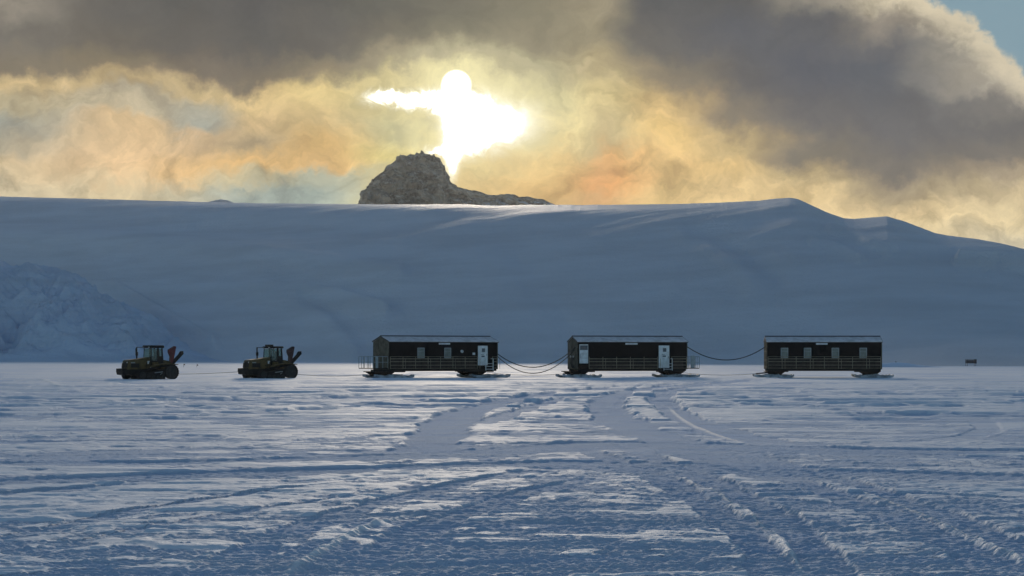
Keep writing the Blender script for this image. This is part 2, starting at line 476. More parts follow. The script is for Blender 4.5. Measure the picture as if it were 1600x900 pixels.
# (photo points, half width in m, churn strength, rut depth)
BANDS = [
    ([(1240, 592), (1150, 596), (1040, 602), (930, 610), (850, 619), (780, 632), (725, 650), (695, 672), (672, 700), (655, 716)], 0.85, 1.0),
    ([(900, 622), (850, 634), (800, 650), (740, 668)], 0.5, 0.8),
    ([(1200, 594), (1090, 602), (1000, 611), (955, 625), (950, 645), (985, 668), (1060, 697), (1150, 725), (1300, 760)], 0.85, 0.95),
    ([(1150, 600), (1070, 608), (1035, 622), (1045, 642), (1100, 666), (1180, 690), (1260, 702)], 0.65, 0.9),
    ([(-400, 730), (0, 728), (250, 727), (450, 722), (640, 715), (830, 704), (1000, 695), (1180, 703), (1400, 707), (1900, 711)], 1.35, 1.0),
    ([(-400, 775), (0, 758), (200, 752), (400, 744), (620, 735), (800, 728), (1000, 726), (1240, 738), (1600, 748), (2000, 752)], 1.2, 1.0),
    ([(-300, 800), (0, 778), (160, 766), (330, 752)], 0.35, 0.8),
    ([(1530, 662), (1542, 674), (1480, 688), (1300, 700)], 0.5, 0.5),
    ([(1290, 702), (1500, 712), (1900, 700)], 0.6, 0.8),
    ([(900, 700), (1000, 735), (1075, 775), (1140, 820), (1200, 880), (1230, 950)], 0.30, 1.0),
    ([(980, 700), (1090, 745), (1180, 790), (1260, 850), (1320, 950)], 0.30, 1.0),
    ([(1080, 700), (1220, 745), (1340, 790), (1480, 850), (1640, 940)], 0.32, 0.9),
    ([(1130, 700), (1290, 745), (1430, 792), (1620, 872), (1700, 910)], 0.28, 0.9),
    ([(860, 735), (700, 765), (560, 800), (420, 850), (300, 920)], 0.32, 0.8),
    ([(960, 745), (820, 775), (700, 815), (590, 870), (530, 930)], 0.32, 0.9),
    ([(-100, 870), (150, 815), (400, 775), (620, 755)], 0.16, 0.7),
    ([(-100, 900), (150, 845), (400, 800), (640, 770)], 0.14, 0.6),
    ([(1700, 790), (1350, 774), (1000, 790)], 0.3, 0.7),
]
RIDGES = [
    ([(440, 905), (480, 880), (525, 855), (570, 832), (615, 817), (665, 802)], 0.06, 0.055),
    ([(1262, 915), (1238, 872), (1205, 835), (1165, 802), (1125, 776), (1085, 756), (1040, 742)], 0.028, 0.012),
    ([(1640, 905), (1570, 868), (1500, 832), (1430, 800), (1370, 777), (1310, 760), (1250, 748)], 0.03, 0.018),
    ([(1180, 700), (1100, 672), (1060, 652), (1045, 636)], 0.06, 0.04),
    ([(60, 592), (80, 600), (100, 612)], 0.25, 0.05),
]


def ground_height(X, Y, sx, sy):
    """metres; sx, sy = local sample spacing so that what cannot be resolved fades out"""
    def fade(wl, s): return np.clip((wl / np.maximum(s, 1e-4) - 2.0) / 2.0, 0, 1)
    def fx(wl): return np.clip((wl / np.maximum(sx, 1e-4) - 1.5) / 2.0, 0, 1) * (0.45 + 0.55 * fade(wl, sy))
    warpx = perlin(X / 9, Y / 5, 3) * 3.0; warpy = perlin(X / 7, Y / 4, 4) * 1.2
    near = 1 - ss(Y, 28, 75); far = ss(Y, 42, 105)
    band = np.zeros_like(X); Zt = np.zeros_like(X)
    e1_ = perlin(X / 0.35, Y / 0.5, 71) * 0.10 + perlin(X / 1.2, Y / 1.2, 73) * 0.18 + perlin(X / 4, Y / 4, 72) * 0.3
    for pts, hw, st in BANDS:
        C = polyline(pts)
        d, S, Ltot = curve_dist(X, Y, C, hw * 2.2)
        endf = np.clip(S / 3.0, 0, 1) * np.clip((Ltot - S) / 3.0, 0, 1)
        q = d / hw + e1_
        m = (1 - ss(q, 0.86, 1.02)) * endf
        band = np.maximum(band, m * st)
        berm = np.exp(-((q - 1.02) / 0.10) ** 2) * endf
        Zt += (-0.012 * m + 0.009 * berm * 0.3 * (0.3 + 1.4 * np.abs(perlin(X / 0.35, Y / 0.35, 74)))) * st
        # pressed wheel lines and faint cleat marks
        Zt += -0.006 * np.exp(-((d - hw * 0.6) / 0.12) ** 2) * st * endf
        Zt += 0.007 * m * st * np.sin(S * 2 * math.pi / 0.34) * np.clip((0.34 / np.maximum(sy, 1e-4) - 2) / 2, 0, 1)
    Zt = Zt * (1 + 1.6 * far)
    # wind-worked crust: broken plates at every size
    Z = 0.03 * perlin((X + warpx) / 22, (Y + warpy) / 9, 11)
    rag = 0.12 * perlin(X / 0.45, Y / 0.6, 16) * np.clip(0.35 + fade(0.6, sy), 0, 1) + 0.14 * perlin(X / 1.6, Y / 1.4, 17) * np.clip(0.3 + fade(1.4, sy), 0, 1)
    plate = np.zeros_like(X)
    for (lx_, ly_, a0, a1, sd_, wt) in ((24, 13, 0.015, 0.05, 111, 0.22), (11, 6.0, 0.016, 0.09, 112, 0.30), (5.2, 3.0, 0.016, 0.075, 113, 0.34),
                                        (2.8, 1.5, 0.014, 0.05, 114, 0.32), (1.4, 0.7, 0.010, 0.02, 115, 0.28), (0.7, 0.35, 0.007, 0.010, 116, 0.24), (0.33, 0.17, 0.004, 0.004, 117, 0.2)):
        q = perlin((X + warpx * 1.3) / lx_, (Y + warpy) / ly_, sd_) + rag * (0.6 if ly_ < 1 else 1.0) * (1 + 0.7 * near)
        am = 1.25 * (a0 + (a1 - a0) * far) * (1 - 0.75 * band)
        st = ss(q, -0.05, 0.05)
        Z += am * (st * 0.8 + q * 0.25) * np.clip(fade(ly_, sy), 0.0, 1)
        plate += wt * (st - 0.5) * np.clip((ly_ / sy - 0.6) / 1.5, 0, 1)
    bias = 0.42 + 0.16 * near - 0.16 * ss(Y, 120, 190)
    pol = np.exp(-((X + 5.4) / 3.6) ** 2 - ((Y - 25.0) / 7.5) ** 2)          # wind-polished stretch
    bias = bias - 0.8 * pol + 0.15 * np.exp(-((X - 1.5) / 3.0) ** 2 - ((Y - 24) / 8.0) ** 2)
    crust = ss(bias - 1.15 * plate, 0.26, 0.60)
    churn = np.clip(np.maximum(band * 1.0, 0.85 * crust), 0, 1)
    Z += 0.22 * perlin(X / 160, Y / 60, 15) * ss(Y, 230, 420)
    # grain and clods
    c1 = np.abs(perlin(X / 0.42, Y / 0.42, 21)); c2 = np.abs(perlin(X / 0.19, Y / 0.19, 22)); c3 = perlin(X / 0.09, Y / 0.09, 23)
    gr = 0.14 + 0.86 * churn * (1 - 0.35 * band)
    Z += gr * (0.020 * c1 * fx(0.42) + 0.030 * c2 * fx(0.19) + 0.026 * c3 * fx(0.09))
    lump = ss(perlin(X / 0.28, Y / 0.28, 26), 0.45, 0.75) * ss(perlin(X / 3.0, Y / 2.0, 27), -0.1, 0.4)
    Z += (0.3 + 0.7 * churn) * 0.018 * lump * fx(0.28)
    Z += band * (0.05 * np.abs(perlin(X / 0.9, Y / 0.9, 28)) * np.clip(0.25 + fade(0.9, sy), 0, 1) + 0.09 * np.abs(perlin(X / 1.9, Y / 2.0, 25))) * ss(Y, 48, 110)
    ridge_white = np.zeros_like(X)
    for pts, wd, ht in RIDGES:
        d, S, Ltot = curve_dist(X, Y, polyline(pts), 0.8)
        tp = np.clip(S / (0.12 * Ltot), 0, 1) * np.clip((Ltot - S) / (0.25 * Ltot), 0, 1)
        k = np.exp(-((d + 0.008 * perlin(X / 0.4, Y / 0.4, 44)) / wd) ** 2) * tp
        Z += ht * k * (0.9 + 0.15 * perlin(X / 0.16, Y / 0.25, 41))
        churn = churn * (1 - 0.9 * k); ridge_white = np.maximum(ridge_white, 0.75 * k * ss(perlin(X / 0.35, Y / 0.9, 43), -1.0, -0.1))
    return Z + Zt, churn, ridge_white


v_rows = np.concatenate([np.array([558.6, 559.0, 559.6, 560.2, 560.8, 561.4]), np.arange(562, 640, 0.33), np.arange(640, 935, 0.42), np.array([960, 1000, 1100, 1300, 1700, 2400, 3800])])
u_cols = np.concatenate([np.array([-40000, -20000, -9000, -5000, -3000, -2000, -1400, -1000, -700]), np.arange(-560, 2160, 2.1), np.array([2300, 2600, 3000, 3800, 5000, 8000, 16000, 40000])])
YY = (F * EYE / (v_rows - HZ))[::-1]
KX = (u_cols - 800) / F
Xg = KX[None, :] * YY[:, None]; Yg = np.repeat(YY[:, None], len(KX), 1)
sy = np.repeat(np.abs(np.gradient(YY))[:, None], len(KX), 1)
sx = Yg * 2.1 / F
Zg, CH, FR = ground_height(Xg, Yg, sx, sy)
Zg *= ss(1.0 - np.abs(Xg) / (0.6 * Yg + 60), 0.0, 0.15)
ground = grid_mesh('ground', Xg, Yg, Zg, SNOW_G, {'churn': CH, 'ridge_white': FR})
tag(ground, kind='structure')

# ------------------------------------------------------------------ hill
RU = [-1500, -800, -300, 0, 100, 250, 400, 560, 700, 860, 960, 1040, 1120, 1180, 1215, 1235, 1247, 1262, 1290, 1318, 1335, 1360, 1385, 1410, 1460, 1480, 1520, 1560, 1600, 1700, 1900, 2300, 3200]
RV = [330, 300, 302, 307, 309.5, 314, 317.5, 319, 320, 321.5, 321, 319.5, 317, 314, 310.5, 309, 311, 318, 331, 341, 342, 340, 338, 345, 364, 368, 373, 380, 389, 402, 430, 470, 500]
hu = np.concatenate([np.arange(-1500, -60, 30), np.arange(-60, 1660, 3.0), np.arange(1660, 3200, 30)])
vr = np.interp(hu, RU, RV)
vr = vr + 0.35 * perlin(hu / 23, hu * 0, 5) + 0.25 * perlin(hu / 7, hu * 0, 6)
Df = F * EYE / (np.interp(hu, [-1500, 0, 400, 800, 1200, 1500, 3200], [563.5, 564, 565.3, 567.3, 569, 571.3, 573]) - HZ)
Dr = np.interp(hu, [-1500, 0, 400, 700, 1000, 1230, 1400, 1600, 3200], [1900, 1750, 1520, 1330, 1200, 1080, 1020, 960, 930])
_fine = np.arange(-1500, 3200, 3.0); _k = np.hanning(181); _k /= _k.sum()
def _smooth(v):
    f = np.interp(_fine, hu, v); f = np.convolve(np.pad(f, 90, mode='edge'), _k, mode='valid')
    return np.interp(hu, _fine, f)
Df = _smooth(Df); Dr = _smooth(Dr)
zr = EYE + (HZ - vr) / F * Dr
zs = _smooth(zr)
tt = np.concatenate([np.linspace(-0.03, 1, 300), 1 + np.geomspace(0.004, 1.0, 90)])
T, U = np.meshgrid(tt, hu, indexing='ij')
span = (Dr - Df)
D = Df[None] + span[None] * T
s0 = 0.10 * span; s1 = 0.075 * span
t = np.clip(T, 0, 1)
_tt = np.linspace(0, 1, 1001)
_sl = np.interp(_tt, [0, 0.1, 0.3, 0.42, 0.5, 0.62, 0.72, 0.84, 1], [0.65, 1.3, 1.45, 1.15, 1.45, 1.1, 0.72, 0.5, 0.42])
_k2 = np.hanning(101); _sl = np.convolve(np.pad(_sl, 50, mode='edge'), _k2 / _k2.sum(), mode='valid')
_cz = np.concatenate([[0], np.cumsum((_sl[1:] + _sl[:-1]) / 2)]); _cz /= _cz[-1]
_sl2 = np.interp(_tt, [0, 0.1, 0.3, 0.40, 0.48, 0.58, 0.64, 0.72, 0.84, 1], [0.65, 1.4, 1.7, 1.55, 0.62, 0.66, 1.5, 0.8, 0.5, 0.42])
_sl2 = np.convolve(np.pad(_sl2, 50, mode='edge'), _k2 / _k2.sum(), mode='valid')
_cz2 = np.concatenate([[0], np.cumsum((_sl2[1:] + _sl2[:-1]) / 2)]); _cz2 /= _cz2[-1]
_wl = 1 - ss(U, 420, 820)
Zf = (np.interp(t, _tt, _cz) * (1 - _wl) + np.interp(t, _tt, _cz2) * _wl) * (zs[None] + (zr - zs)[None] * ss(t, 0.0, 0.8))
Zf = np.where(T < 0, T * s0[None] , Zf)
Zf = np.where(T > 1, zr[None] + (D - Dr[None]) * 0.03, Zf)
Xh = (U - 800) / F * D; Yh = D
env = ss(t, 0.0, 0.12) * (1 - 0.75 * ss(t, 0.6, 0.82)) * (1 - ss(t, 0.9, 1.0)) * (T < 1)
Zh = Zf + env * (4.0 * perlin(Xh / 260, Yh / 170, 51) + 2.0 * perlin(Xh / 120 + 5, Yh / 70, 52) + 0.7 * perlin(Xh / 50, Yh / 30, 53))
Zh += env * 0.12 * perlin(Xh / 16, Yh / 12, 54) + 0.12 * perlin(Xh / 60, Yh / 6, 55) * (T < 1) * (T > 0.03)


def hill_line(pts, wd, ht, side=0.0):
    """low rib running down the face, photo points (u, v); converted to the face's own u,t"""
    global Zh
    ang = (Zh - EYE) / Yh * F
    V = HZ - ang
    us = np.array([p[0] for p in pts], float); vs = np.array([p[1] for p in pts], float)
    best = np.full(U.shape, 1e3)
    sgn = np.zeros(U.shape)
    for i in range(len(pts) - 1):
        a = np.array([us[i], vs[i]]); b = np.array([us[i + 1], vs[i + 1]]); d = b - a
        px = U - a[0]; py = V - a[1]
        k = np.clip((px * d[0] + py * d[1]) / (d @ d), 0, 1)
        dd = np.hypot(px - k * d[0], py - k * d[1])
        m = dd < best
        best = np.where(m, dd, best); sgn = np.where(m, np.sign(px * d[1] - py * d[0]), sgn)
    add = 1.9 * ht * np.exp(-(best / (wd * 1.2)) ** 2)
    if side: add = add + side * ht * np.where(sgn > 0, np.exp(-(best / (wd * 3)) ** 2), 0) * (1 - np.exp(-(best / wd) ** 2))
    Zh = Zh + add * (T < 1) * (1 - ss(t, 0.985, 1.0))


hill_line([(1300, 358), (1345, 374), (1390, 392)], 7, 1.0)
hill_line([(1500, 408), (1530, 412), (1560, 408), (1620, 425)], 6, 2.4)
hill_line([(1085, 360), (1110, 368), (1165, 395), (1215, 430)], 15, -1.1)
hill_line([(1070, 375), (1100, 388), (1150, 420), (1175, 450)], 13, 1.1)
hill_line([(1270, 378), (1310, 388), (1345, 405)], 6, 1.0)
hill_line([(120, 452), (260, 462), (420, 458), (520, 468), (600, 490)], 9, 3.0)
hill_line([(180, 455), (260, 500), (330, 540)], 9, 2.5)
hill_line([(770, 345), (830, 420), (880, 480), (905, 540)], 24, -0.9)
hill_line([(430, 470), (510, 510), (550, 555)], 16, 2.0)
hill_line([(0, 372), (200, 380), (420, 400), (620, 430)], 14, 2.2)
_v = HZ - (Zh - EYE) / Yh * F
glz = ss(U, 560, 680) * (1 - ss(U, 980, 1130)) * (1 - ss(_v + 5 * perlin(U / 60, _v / 3, 77), 326, 344))
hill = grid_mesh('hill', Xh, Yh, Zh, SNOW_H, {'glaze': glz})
tag(hill, kind='structure')

# snow bank at the left, rougher and bluer
mu = np.arange(-900, 420, 2.0)
mv = np.interp(mu, [-900, -500, -200, -60, 0, 10, 22, 40, 55, 72, 84, 100, 118, 142, 160, 182, 205, 235, 262, 300, 340, 380, 420],
               [430, 400, 392, 398, 408, 414, 416, 414, 414, 421, 420, 427, 432, 446, 462, 472, 479, 496, 517, 542, 557, 564, 566])
tm = np.linspace(0, 1, 260)
T2, U2 = np.meshgrid(tm, mu, indexing='ij')
Dm = 880 + 240 * T2
crest = 0.55
zc = np.maximum((HZ - mv) / F * 1012 + EYE, 0.0)[None]
prof = np.where(T2 < crest, 1 - (1 - T2 / crest) ** 1.45, 1 - ((T2 - crest) / (1 - crest)) ** 2)
Xm = (U2 - 800) / F * Dm; Ym = Dm
rg = fbm(Xm / 34 + 0.5 * perlin(Xm / 60, Ym / 60, 61), Ym / 30, 5, 62, 0.52, True)
env2 = ss(T2, 0, 0.12) * ss(zc, 1.0, 22.0)
Zm = zc * prof + env2 * (8.0 * (rg - 1.1) * (1 - 0.75 * np.exp(-((T2 - crest) / 0.08) ** 2)) ) - 0.4
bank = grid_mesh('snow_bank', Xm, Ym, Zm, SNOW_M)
tag(bank, kind='structure')

# low distant hump on the skyline
# ------------------------------------------------------------------ rock
rm = bpy.data.materials.new('rimed_glare_rock'); rm.use_nodes = True
t_ = NT(rm.node_tree); b_ = t_.n['Principled BSDF']
ge = t_.new('ShaderNodeNewGeometry')
mpr = t_.new('ShaderNodeMapping'); t_.l.new(ge.outputs['Position'], mpr.inputs['Vector']); mpr.inputs['Rotation'].default_value = (0, R(35), 0); mpr.inputs['Scale'].default_value = (1.0, 1.0, 2.4)
nA = t_.noise(mpr.outputs[0], 0.03, 9, 0.68, 0.2)
nB = t_.noise(mpr.outputs[0], 0.10, 8, 0.66)
base = t_.mix(t_.sstep(nA, 0.42, 0.58), (0.60, 0.49, 0.37), (0.27, 0.22, 0.17))  # pale warm tones: rime, plus sun glare and haze put into the colour
base = t_.mix(t_.sstep(nB, 0.5, 0.68), base, (0.75, 0.70, 0.63))
sepn = t_.new('ShaderNodeSeparateXYZ'); t_.l.new(ge.outputs['Normal'], sepn.inputs[0])
at = t_.new('ShaderNodeAttribute', attribute_name='snow')
sn = t_.m('ADD', at.outputs['Fac'], t_.m('SUBTRACT', t_.m('ADD', sepn.outputs[2], t_.m('MULTIPLY', nB, 0.5)), 1.0), clamp=True)
t_.put(b_.inputs['Base Color'], t_.mix(t_.sstep(sn, 0.25, 0.6), base, (0.6, 0.62, 0.66)))
b_.inputs['Roughness'].default_value = 0.9
b_.inputs['Specular IOR Level'].default_value = 0.15
bn = t_.new('ShaderNodeBump'); bn.inputs['Distance'].default_value = 5.0
t_.put(bn.inputs['Height'], t_.m('ADD', nB, nA)); t_.l.new(bn.outputs[0], b_.inputs['Normal'])


def rock(name, DR, us, vs, depth, base_z, snow_pts, bulge, lump):
    ru = np.linspace(us[0], us[-1], 320)
    rv = np.interp(ru, us, vs)
    rt = np.linspace(-1, 1, 130)
    TT, UU = np.meshgrid(rt, ru, indexing='ij')
    YY_ = DR + depth * TT
    XX_ = (UU - 800) / F * DR
    ztop = (HZ - rv) / F * DR + EYE
    H = np.maximum(ztop - base_z, 0)[None]
    P = (1 - np.abs(TT) ** bulge)
    n = fbm(XX_ / 26, YY_ / 26, 6, 81, 0.55, True)
    amp = ss(H, 10, 60)
    crest_k = np.exp(-(TT / 0.12) ** 2)
    ZZ = base_z + H * P + lump * (n - 1.0) * amp * (1 - 0.85 * ss(XX_ / DR * F + 800, 700, 720) * (DR == 3000)) * (1 - 0.92 * crest_k)
    YY_ = YY_ + 13 * fbm((XX_ + 0.6 * ZZ) / 30, ZZ / 26, 5, 91, 0.6, True) * amp
    XX_ = XX_ + 3 * fbm(YY_ / 18, ZZ / 18, 4, 92, 0.6) * amp * (1 - crest_k)
    sn = np.interp(UU, snow_pts[0], snow_pts[1]) * 1.0 + ss(-ZZ, -(base_z + 48), -(base_z + 30)) * 0.6
    return grid_mesh(name, XX_, YY_, ZZ, rm, {'snow': sn})


rk = rock('rock_outcrop', 3000, [556, 562, 566, 572, 580, 590, 600, 606, 613, 621, 630, 642, 655, 664, 676, 686, 692, 697, 702, 708, 716, 735, 750, 764, 778, 790, 801, 812, 822, 834, 846, 862, 880],
          [326, 317, 303, 294, 289, 278, 268, 262, 257, 247, 246, 243.5, 241, 241, 244.5, 250, 258, 272, 284, 290, 293.5, 297.5, 299, 303, 305, 303.5, 303.5, 308, 307.5, 310, 311, 318, 326],
          70, 186, ([556, 690, 712, 740, 880], [0.0, 0.0, 0.05, 0.1, 0.1]), 3.2, 7.0)
tag(rk, 'rugged grey brown rock outcrop standing above the hill crest below the sun', 'rock')
rk2 = rock('rock_outcrop', 2900, [316, 322, 332, 345, 356, 366, 372], [326, 317, 314, 311.5, 313, 317, 326], 40, 205, ([300, 400], [0.1, 0.1]), 2.2, 1.0)
tag(rk2, 'tiny dark rock hump on the skyline at the left', 'rock')

# ------------------------------------------------------------------ cabins on skis
W = 3.6


def ladder(parent, x0, x1, mat, ztop=1.9, zbot=0.75):
    m = MB()
    for x in (x0, x1):
        m.bar((x, -W / 2 - 0.5, ztop), (x, -W / 2 - 0.5, zbot), 0.035)
        m.bar((x, -W / 2 - 0.5, ztop), (x, -W / 2 - 0.02, ztop), 0.03)
    z = 0.86
    k = 0
    while z < 1.45:
        m.box(x0, x1, -W / 2 - 0.62 + 0.1 * k, -W / 2 - 0.38 + 0.1 * k, z, z + 0.04)
        z += 0.27; k += 1
    return m.build('step_ladder', mat, parent)


def cabin(u0, u1, D0, phi, feats, label, bogies, end_platform=None):
    c, s = math.cos(phi), math.sin(phi)
    FL = Vector(((u0 - 800) / F * D0, D0))
    k1 = (u1 - 800) / F
    # FL + L*(c,s) projects on u1
    L = (k1 * FL.y - FL.x) / (c - k1 * s)
    ctr = Vector((FL.x + L / 2 * c - W / 2 * s, FL.y + L / 2 * s + W / 2 * c))
    root = empty('sled_cabin', (ctr.x, ctr.y, 0), phi)
    tag(root, label, 'cabin', 'black gabled cabins standing on skis')

    def lx(u):
        k = (u - 800) / F
        return (k * FL.y - FL.x) / (c - k * s) - L / 2
    a, b = -L / 2, L / 2
    ZB, ZE, ZR = 0.88, 3.56, 4.05
    # body: long walls with cladding battens
    m = MB().box(a, b, -W / 2, W / 2, ZB, ZE)
    x = a + 0.3
    while x < b - 0.1:
        m.box(x, x + 0.04, -W / 2 - 0.018, -W / 2 - 0.001, ZB + 0.02, ZE - 0.05)
        m.box(x, x + 0.04, W / 2 + 0.001, W / 2 + 0.018, ZB + 0.02, ZE - 0.05)
        x += 0.61
    m.build('wall', M['wall'], root)
    for sx_ in (-1, 1):
        xe = a if sx_ < 0 else b
        m = MB().prism([(-W / 2, ZB - 0.02), (W / 2, ZB - 0.02), (W / 2, ZE), (0, ZR - 0.03), (-W / 2, ZE)], xe + sx_ * 0.004, xe + sx_ * 0.05, 'x')
        for yb in (-1.72, -1.15, -0.55, 0.0, 0.55, 1.15, 1.72):
            zt = ZE + (ZR - ZE) * (1 - abs(yb) / (W / 2)) - 0.08
            m.box(min(xe + sx_ * 0.05, xe + sx_ * 0.09), max(xe + sx_ * 0.05, xe + sx_ * 0.09), yb - 0.035, yb + 0.035, ZB, zt)
        for zb in (1.05, 1.75, 2.6):
            m.box(min(xe + sx_ * 0.05, xe + sx_ * 0.08), max(xe + sx_ * 0.05, xe + sx_ * 0.08), -W / 2 + 0.02, W / 2 - 0.02, zb, zb + 0.06)
        m.build('end_wall', M['endwall'], root)
    # roof
    ov = 0.1
    m = MB()
    th = 0.07
    for sg in (-1, 1):
        m.prism([(sg * (W / 2 + 0.12), ZE - 0.03), (sg * (W / 2 + 0.12), ZE + 0.05), (0, ZR + th), (0, ZR)], a - ov, b + ov, 'x')
    roof = m.build('roof', M['roof'], root)
    m = MB().prism([(-0.22, ZR + 0.02), (0, ZR + 0.13), (0.22, ZR + 0.02), (0, ZR + 0.075)], a - ov - 0.02, b + ov + 0.02, 'x')
    m.build('ridge_cap', M['ridge'], roof)
    m = MB().box(a - ov, b + ov, -W / 2 - 0.135, -W / 2 - 0.122, ZE - 0.09, ZE - 0.03)
    m.build('gutter', M['black'], roof)
    for sx_ in (-1, 1):
        m = MB()
        xe = a - ov - 0.03 if sx_ < 0 else b + ov + 0.003
        for sg in (-1, 1):
            m.prism([(sg * (W / 2 + 0.12), ZE - 0.05), (sg * (W / 2 + 0.12), ZE + 0.06), (0, ZR + th + 0.01), (0, ZR - 0.05)], xe, xe + 0.027, 'x')
        m.build('barge_board', M['ridge'], roof)
    # underframe
    m = MB()
    for yb in (-W / 2 + 0.15, W / 2 - 0.25): m.box(a + 0.02, b - 0.02, yb, yb + 0.12, 0.70, 0.878)
    m.build('underframe', M['black'], root)
    for (uc, ulen0, ulen1) in bogies:
        xc = lx(uc)
        m = MB()
        m.box(xc - 1.0, xc + 0.9, -W / 2 + 0.05, W / 2 - 0.05, 0.62, 0.698, 0.01)
        m.prism([(xc - 0.95, 0.62), (xc - 0.45, 0.34), (xc + 0.5, 0.34), (xc + 0.9, 0.62)], -W / 2 + 0.35, -W / 2 + 0.5)
        m.prism([(xc - 0.95, 0.62), (xc - 0.45, 0.34), (xc + 0.5, 0.34), (xc + 0.9, 0.62)], W / 2 - 0.5, W / 2 - 0.35)
        for yb in (-1.25, 1.25):
            m.bar((xc - 0.32, yb, 0.62), (xc - 0.3, yb, 0.2), 0.09)
            m.bar((xc + 0.32, yb, 0.62), (xc + 0.35, yb, 0.2), 0.09)
            m.bar((xc - 0.6, yb - 0.12, 0.3), (xc + 0.65, yb - 0.12, 0.3), 0.06)
        m.bar((xc, -1.4, 0.36), (xc, 1.4, 0.36), 0.1)
        # coil springs
        for xs in (xc - 0.1, xc + 0.12):
            for yb in (-1.55, 1.55):
                m.tube([(xs + 0.07 * math.cos(q * 0.9), yb + 0.07 * math.sin(q * 0.9), 0.28 + q * 0.0095) for q in range(36)], 0.014, 5)
        m.build('bogie', M['steel'], root)
        # skis
        dsk = 43 * (s + (uc - 800) / F * c)
        x0, x1 = lx(ulen0 + dsk + 3), lx(ulen1)
        for yc in (-1.35, 1.35):
            pts = []
            N = 22
            for i in range(N + 1):
                q = i / N
                xx = x0 + (x1 - x0) * q
                up = 0.16 * max(0, (0.16 - q) / 0.16) ** 1.6 + 0.14 * max(0, (q - 0.9) / 0.1) ** 1.6
                pts.append((xx, up))
            prof = [(x, 0.04 + z) for x, z in pts] + [(x, 0.13 + z) for x, z in reversed(pts)]
            m = MB()
            A = []
            for (xx, up), in zip(pts): pass
            for (p, q2) in zip(pts[:-1], pts[1:]):
                m.prism([(p[0], 0.03 + p[1]), (q2[0], 0.03 + q2[1]), (q2[0], 0.24 + q2[1]), (p[0], 0.24 + p[1])], yc - 0.4, yc + 0.4)
            bmesh.ops.remove_doubles(m.bm, verts=m.bm.verts, dist=0.0005)
            # raised spine with packed snow, lumpy
            sk = m.build('ski', M['ski'], root)
            m = MB()
            random.seed(int(abs(u0 + uc + yc * 10)))
            n = 16
            prev_ = None
            for i in range(n):
                q0 = 0.06 + 0.86 * i / n; q1 = 0.06 + 0.86 * (i + 1) / n
                h0 = prev_ if prev_ is not None else 0.28
                h1 = 0.27 + 0.09 * random.random() + (0.08 if abs((q0 + q1) / 2 - 0.45) < 0.15 else 0)
                prev_ = h1
                m.prism([(x0 + (x1 - x0) * q0, 0.242), (x0 + (x1 - x0) * q1, 0.242), (x0 + (x1 - x0) * q1, h1), (x0 + (x1 - x0) * q0, h0)], yc - 0.2, yc + 0.2)
            m.build('ski_beam', M['ski'], sk)
    # utility boxes under both ends
    for (p, q2) in feats.get('under', []):
        B1(lx(p), lx(q2), -W / 2 + 0.05, -W / 2 + 0.9, 0.6, 0.876, 0.02).build('locker', M['black'], root)
    # long rails folded against the side
    for (p, q2) in feats.get('rails', []):
        xa, xb = lx(p), lx(q2)
        m = MB()
        for z, r in ((2.10, 0.018), (1.90, 0.03), (1.62, 0.026), (1.28, 0.026), (0.98, 0.02)):
            if p in feats.get('lowrails', ()) and z > 1.95: continue
            m.bar((xa, -W / 2 - 0.1, z), (xb, -W / 2 - 0.1, z), r, 6)
        n = max(1, int((xb - xa) / 1.25))
        for i in range(n + 1):
            x = xa + (xb - xa) * i / n
            m.bar((x, -W / 2 - 0.13, 0.92), (x, -W / 2 - 0.13, 2.1), 0.026, 6)
            if i % 2: m.bar((x + 0.28, -W / 2 - 0.13, 0.92), (x + 0.28, -W / 2 - 0.13, 1.92), 0.02, 6)
            m.box(x - 0.02, x + 0.02, -W / 2 - 0.13, -W / 2 - 0.02, 1.5, 1.54)
        m.build('railing', M['rail'], root)
        m = MB()
        random.seed(int(p))
        x = xa + 0.1
        while x < xb - 0.5:
            wd = random.uniform(0.5, 1.1)
            m.box(x, min(x + wd, xb), -W / 2 - 0.07, -W / 2 - 0.021, 0.96, 1.86)
            x += wd + 0.05
        m.build('deck_panel', M['steel'], root)
    for (p, q2) in feats.get('windows', []):
        xa, xb = lx(p), lx(q2)
        m = MB()
        z0, z1 = 1.97, 2.97
        m.box(xa, xa + 0.06, -W / 2 - 0.06, -W / 2 - 0.019, z0, z1).box(xb - 0.06, xb, -W / 2 - 0.06, -W / 2 - 0.019, z0, z1)
        m.box(xa + 0.061, xb - 0.061, -W / 2 - 0.06, -W / 2 - 0.019, z0, z0 + 0.06).box(xa + 0.061, xb - 0.061, -W / 2 - 0.06, -W / 2 - 0.019, z1 - 0.06, z1)
        m.box(xa + 0.061, xb - 0.061, -W / 2 - 0.056, -W / 2 - 0.03, 2.62, 2.65)
        f = m.build('window', M['pale'], root)
        B1(xa + 0.062, xb - 0.062, -W / 2 - 0.045, -W / 2 - 0.021, z0 + 0.062, z1 - 0.062).build('pane', M['pane'], f)
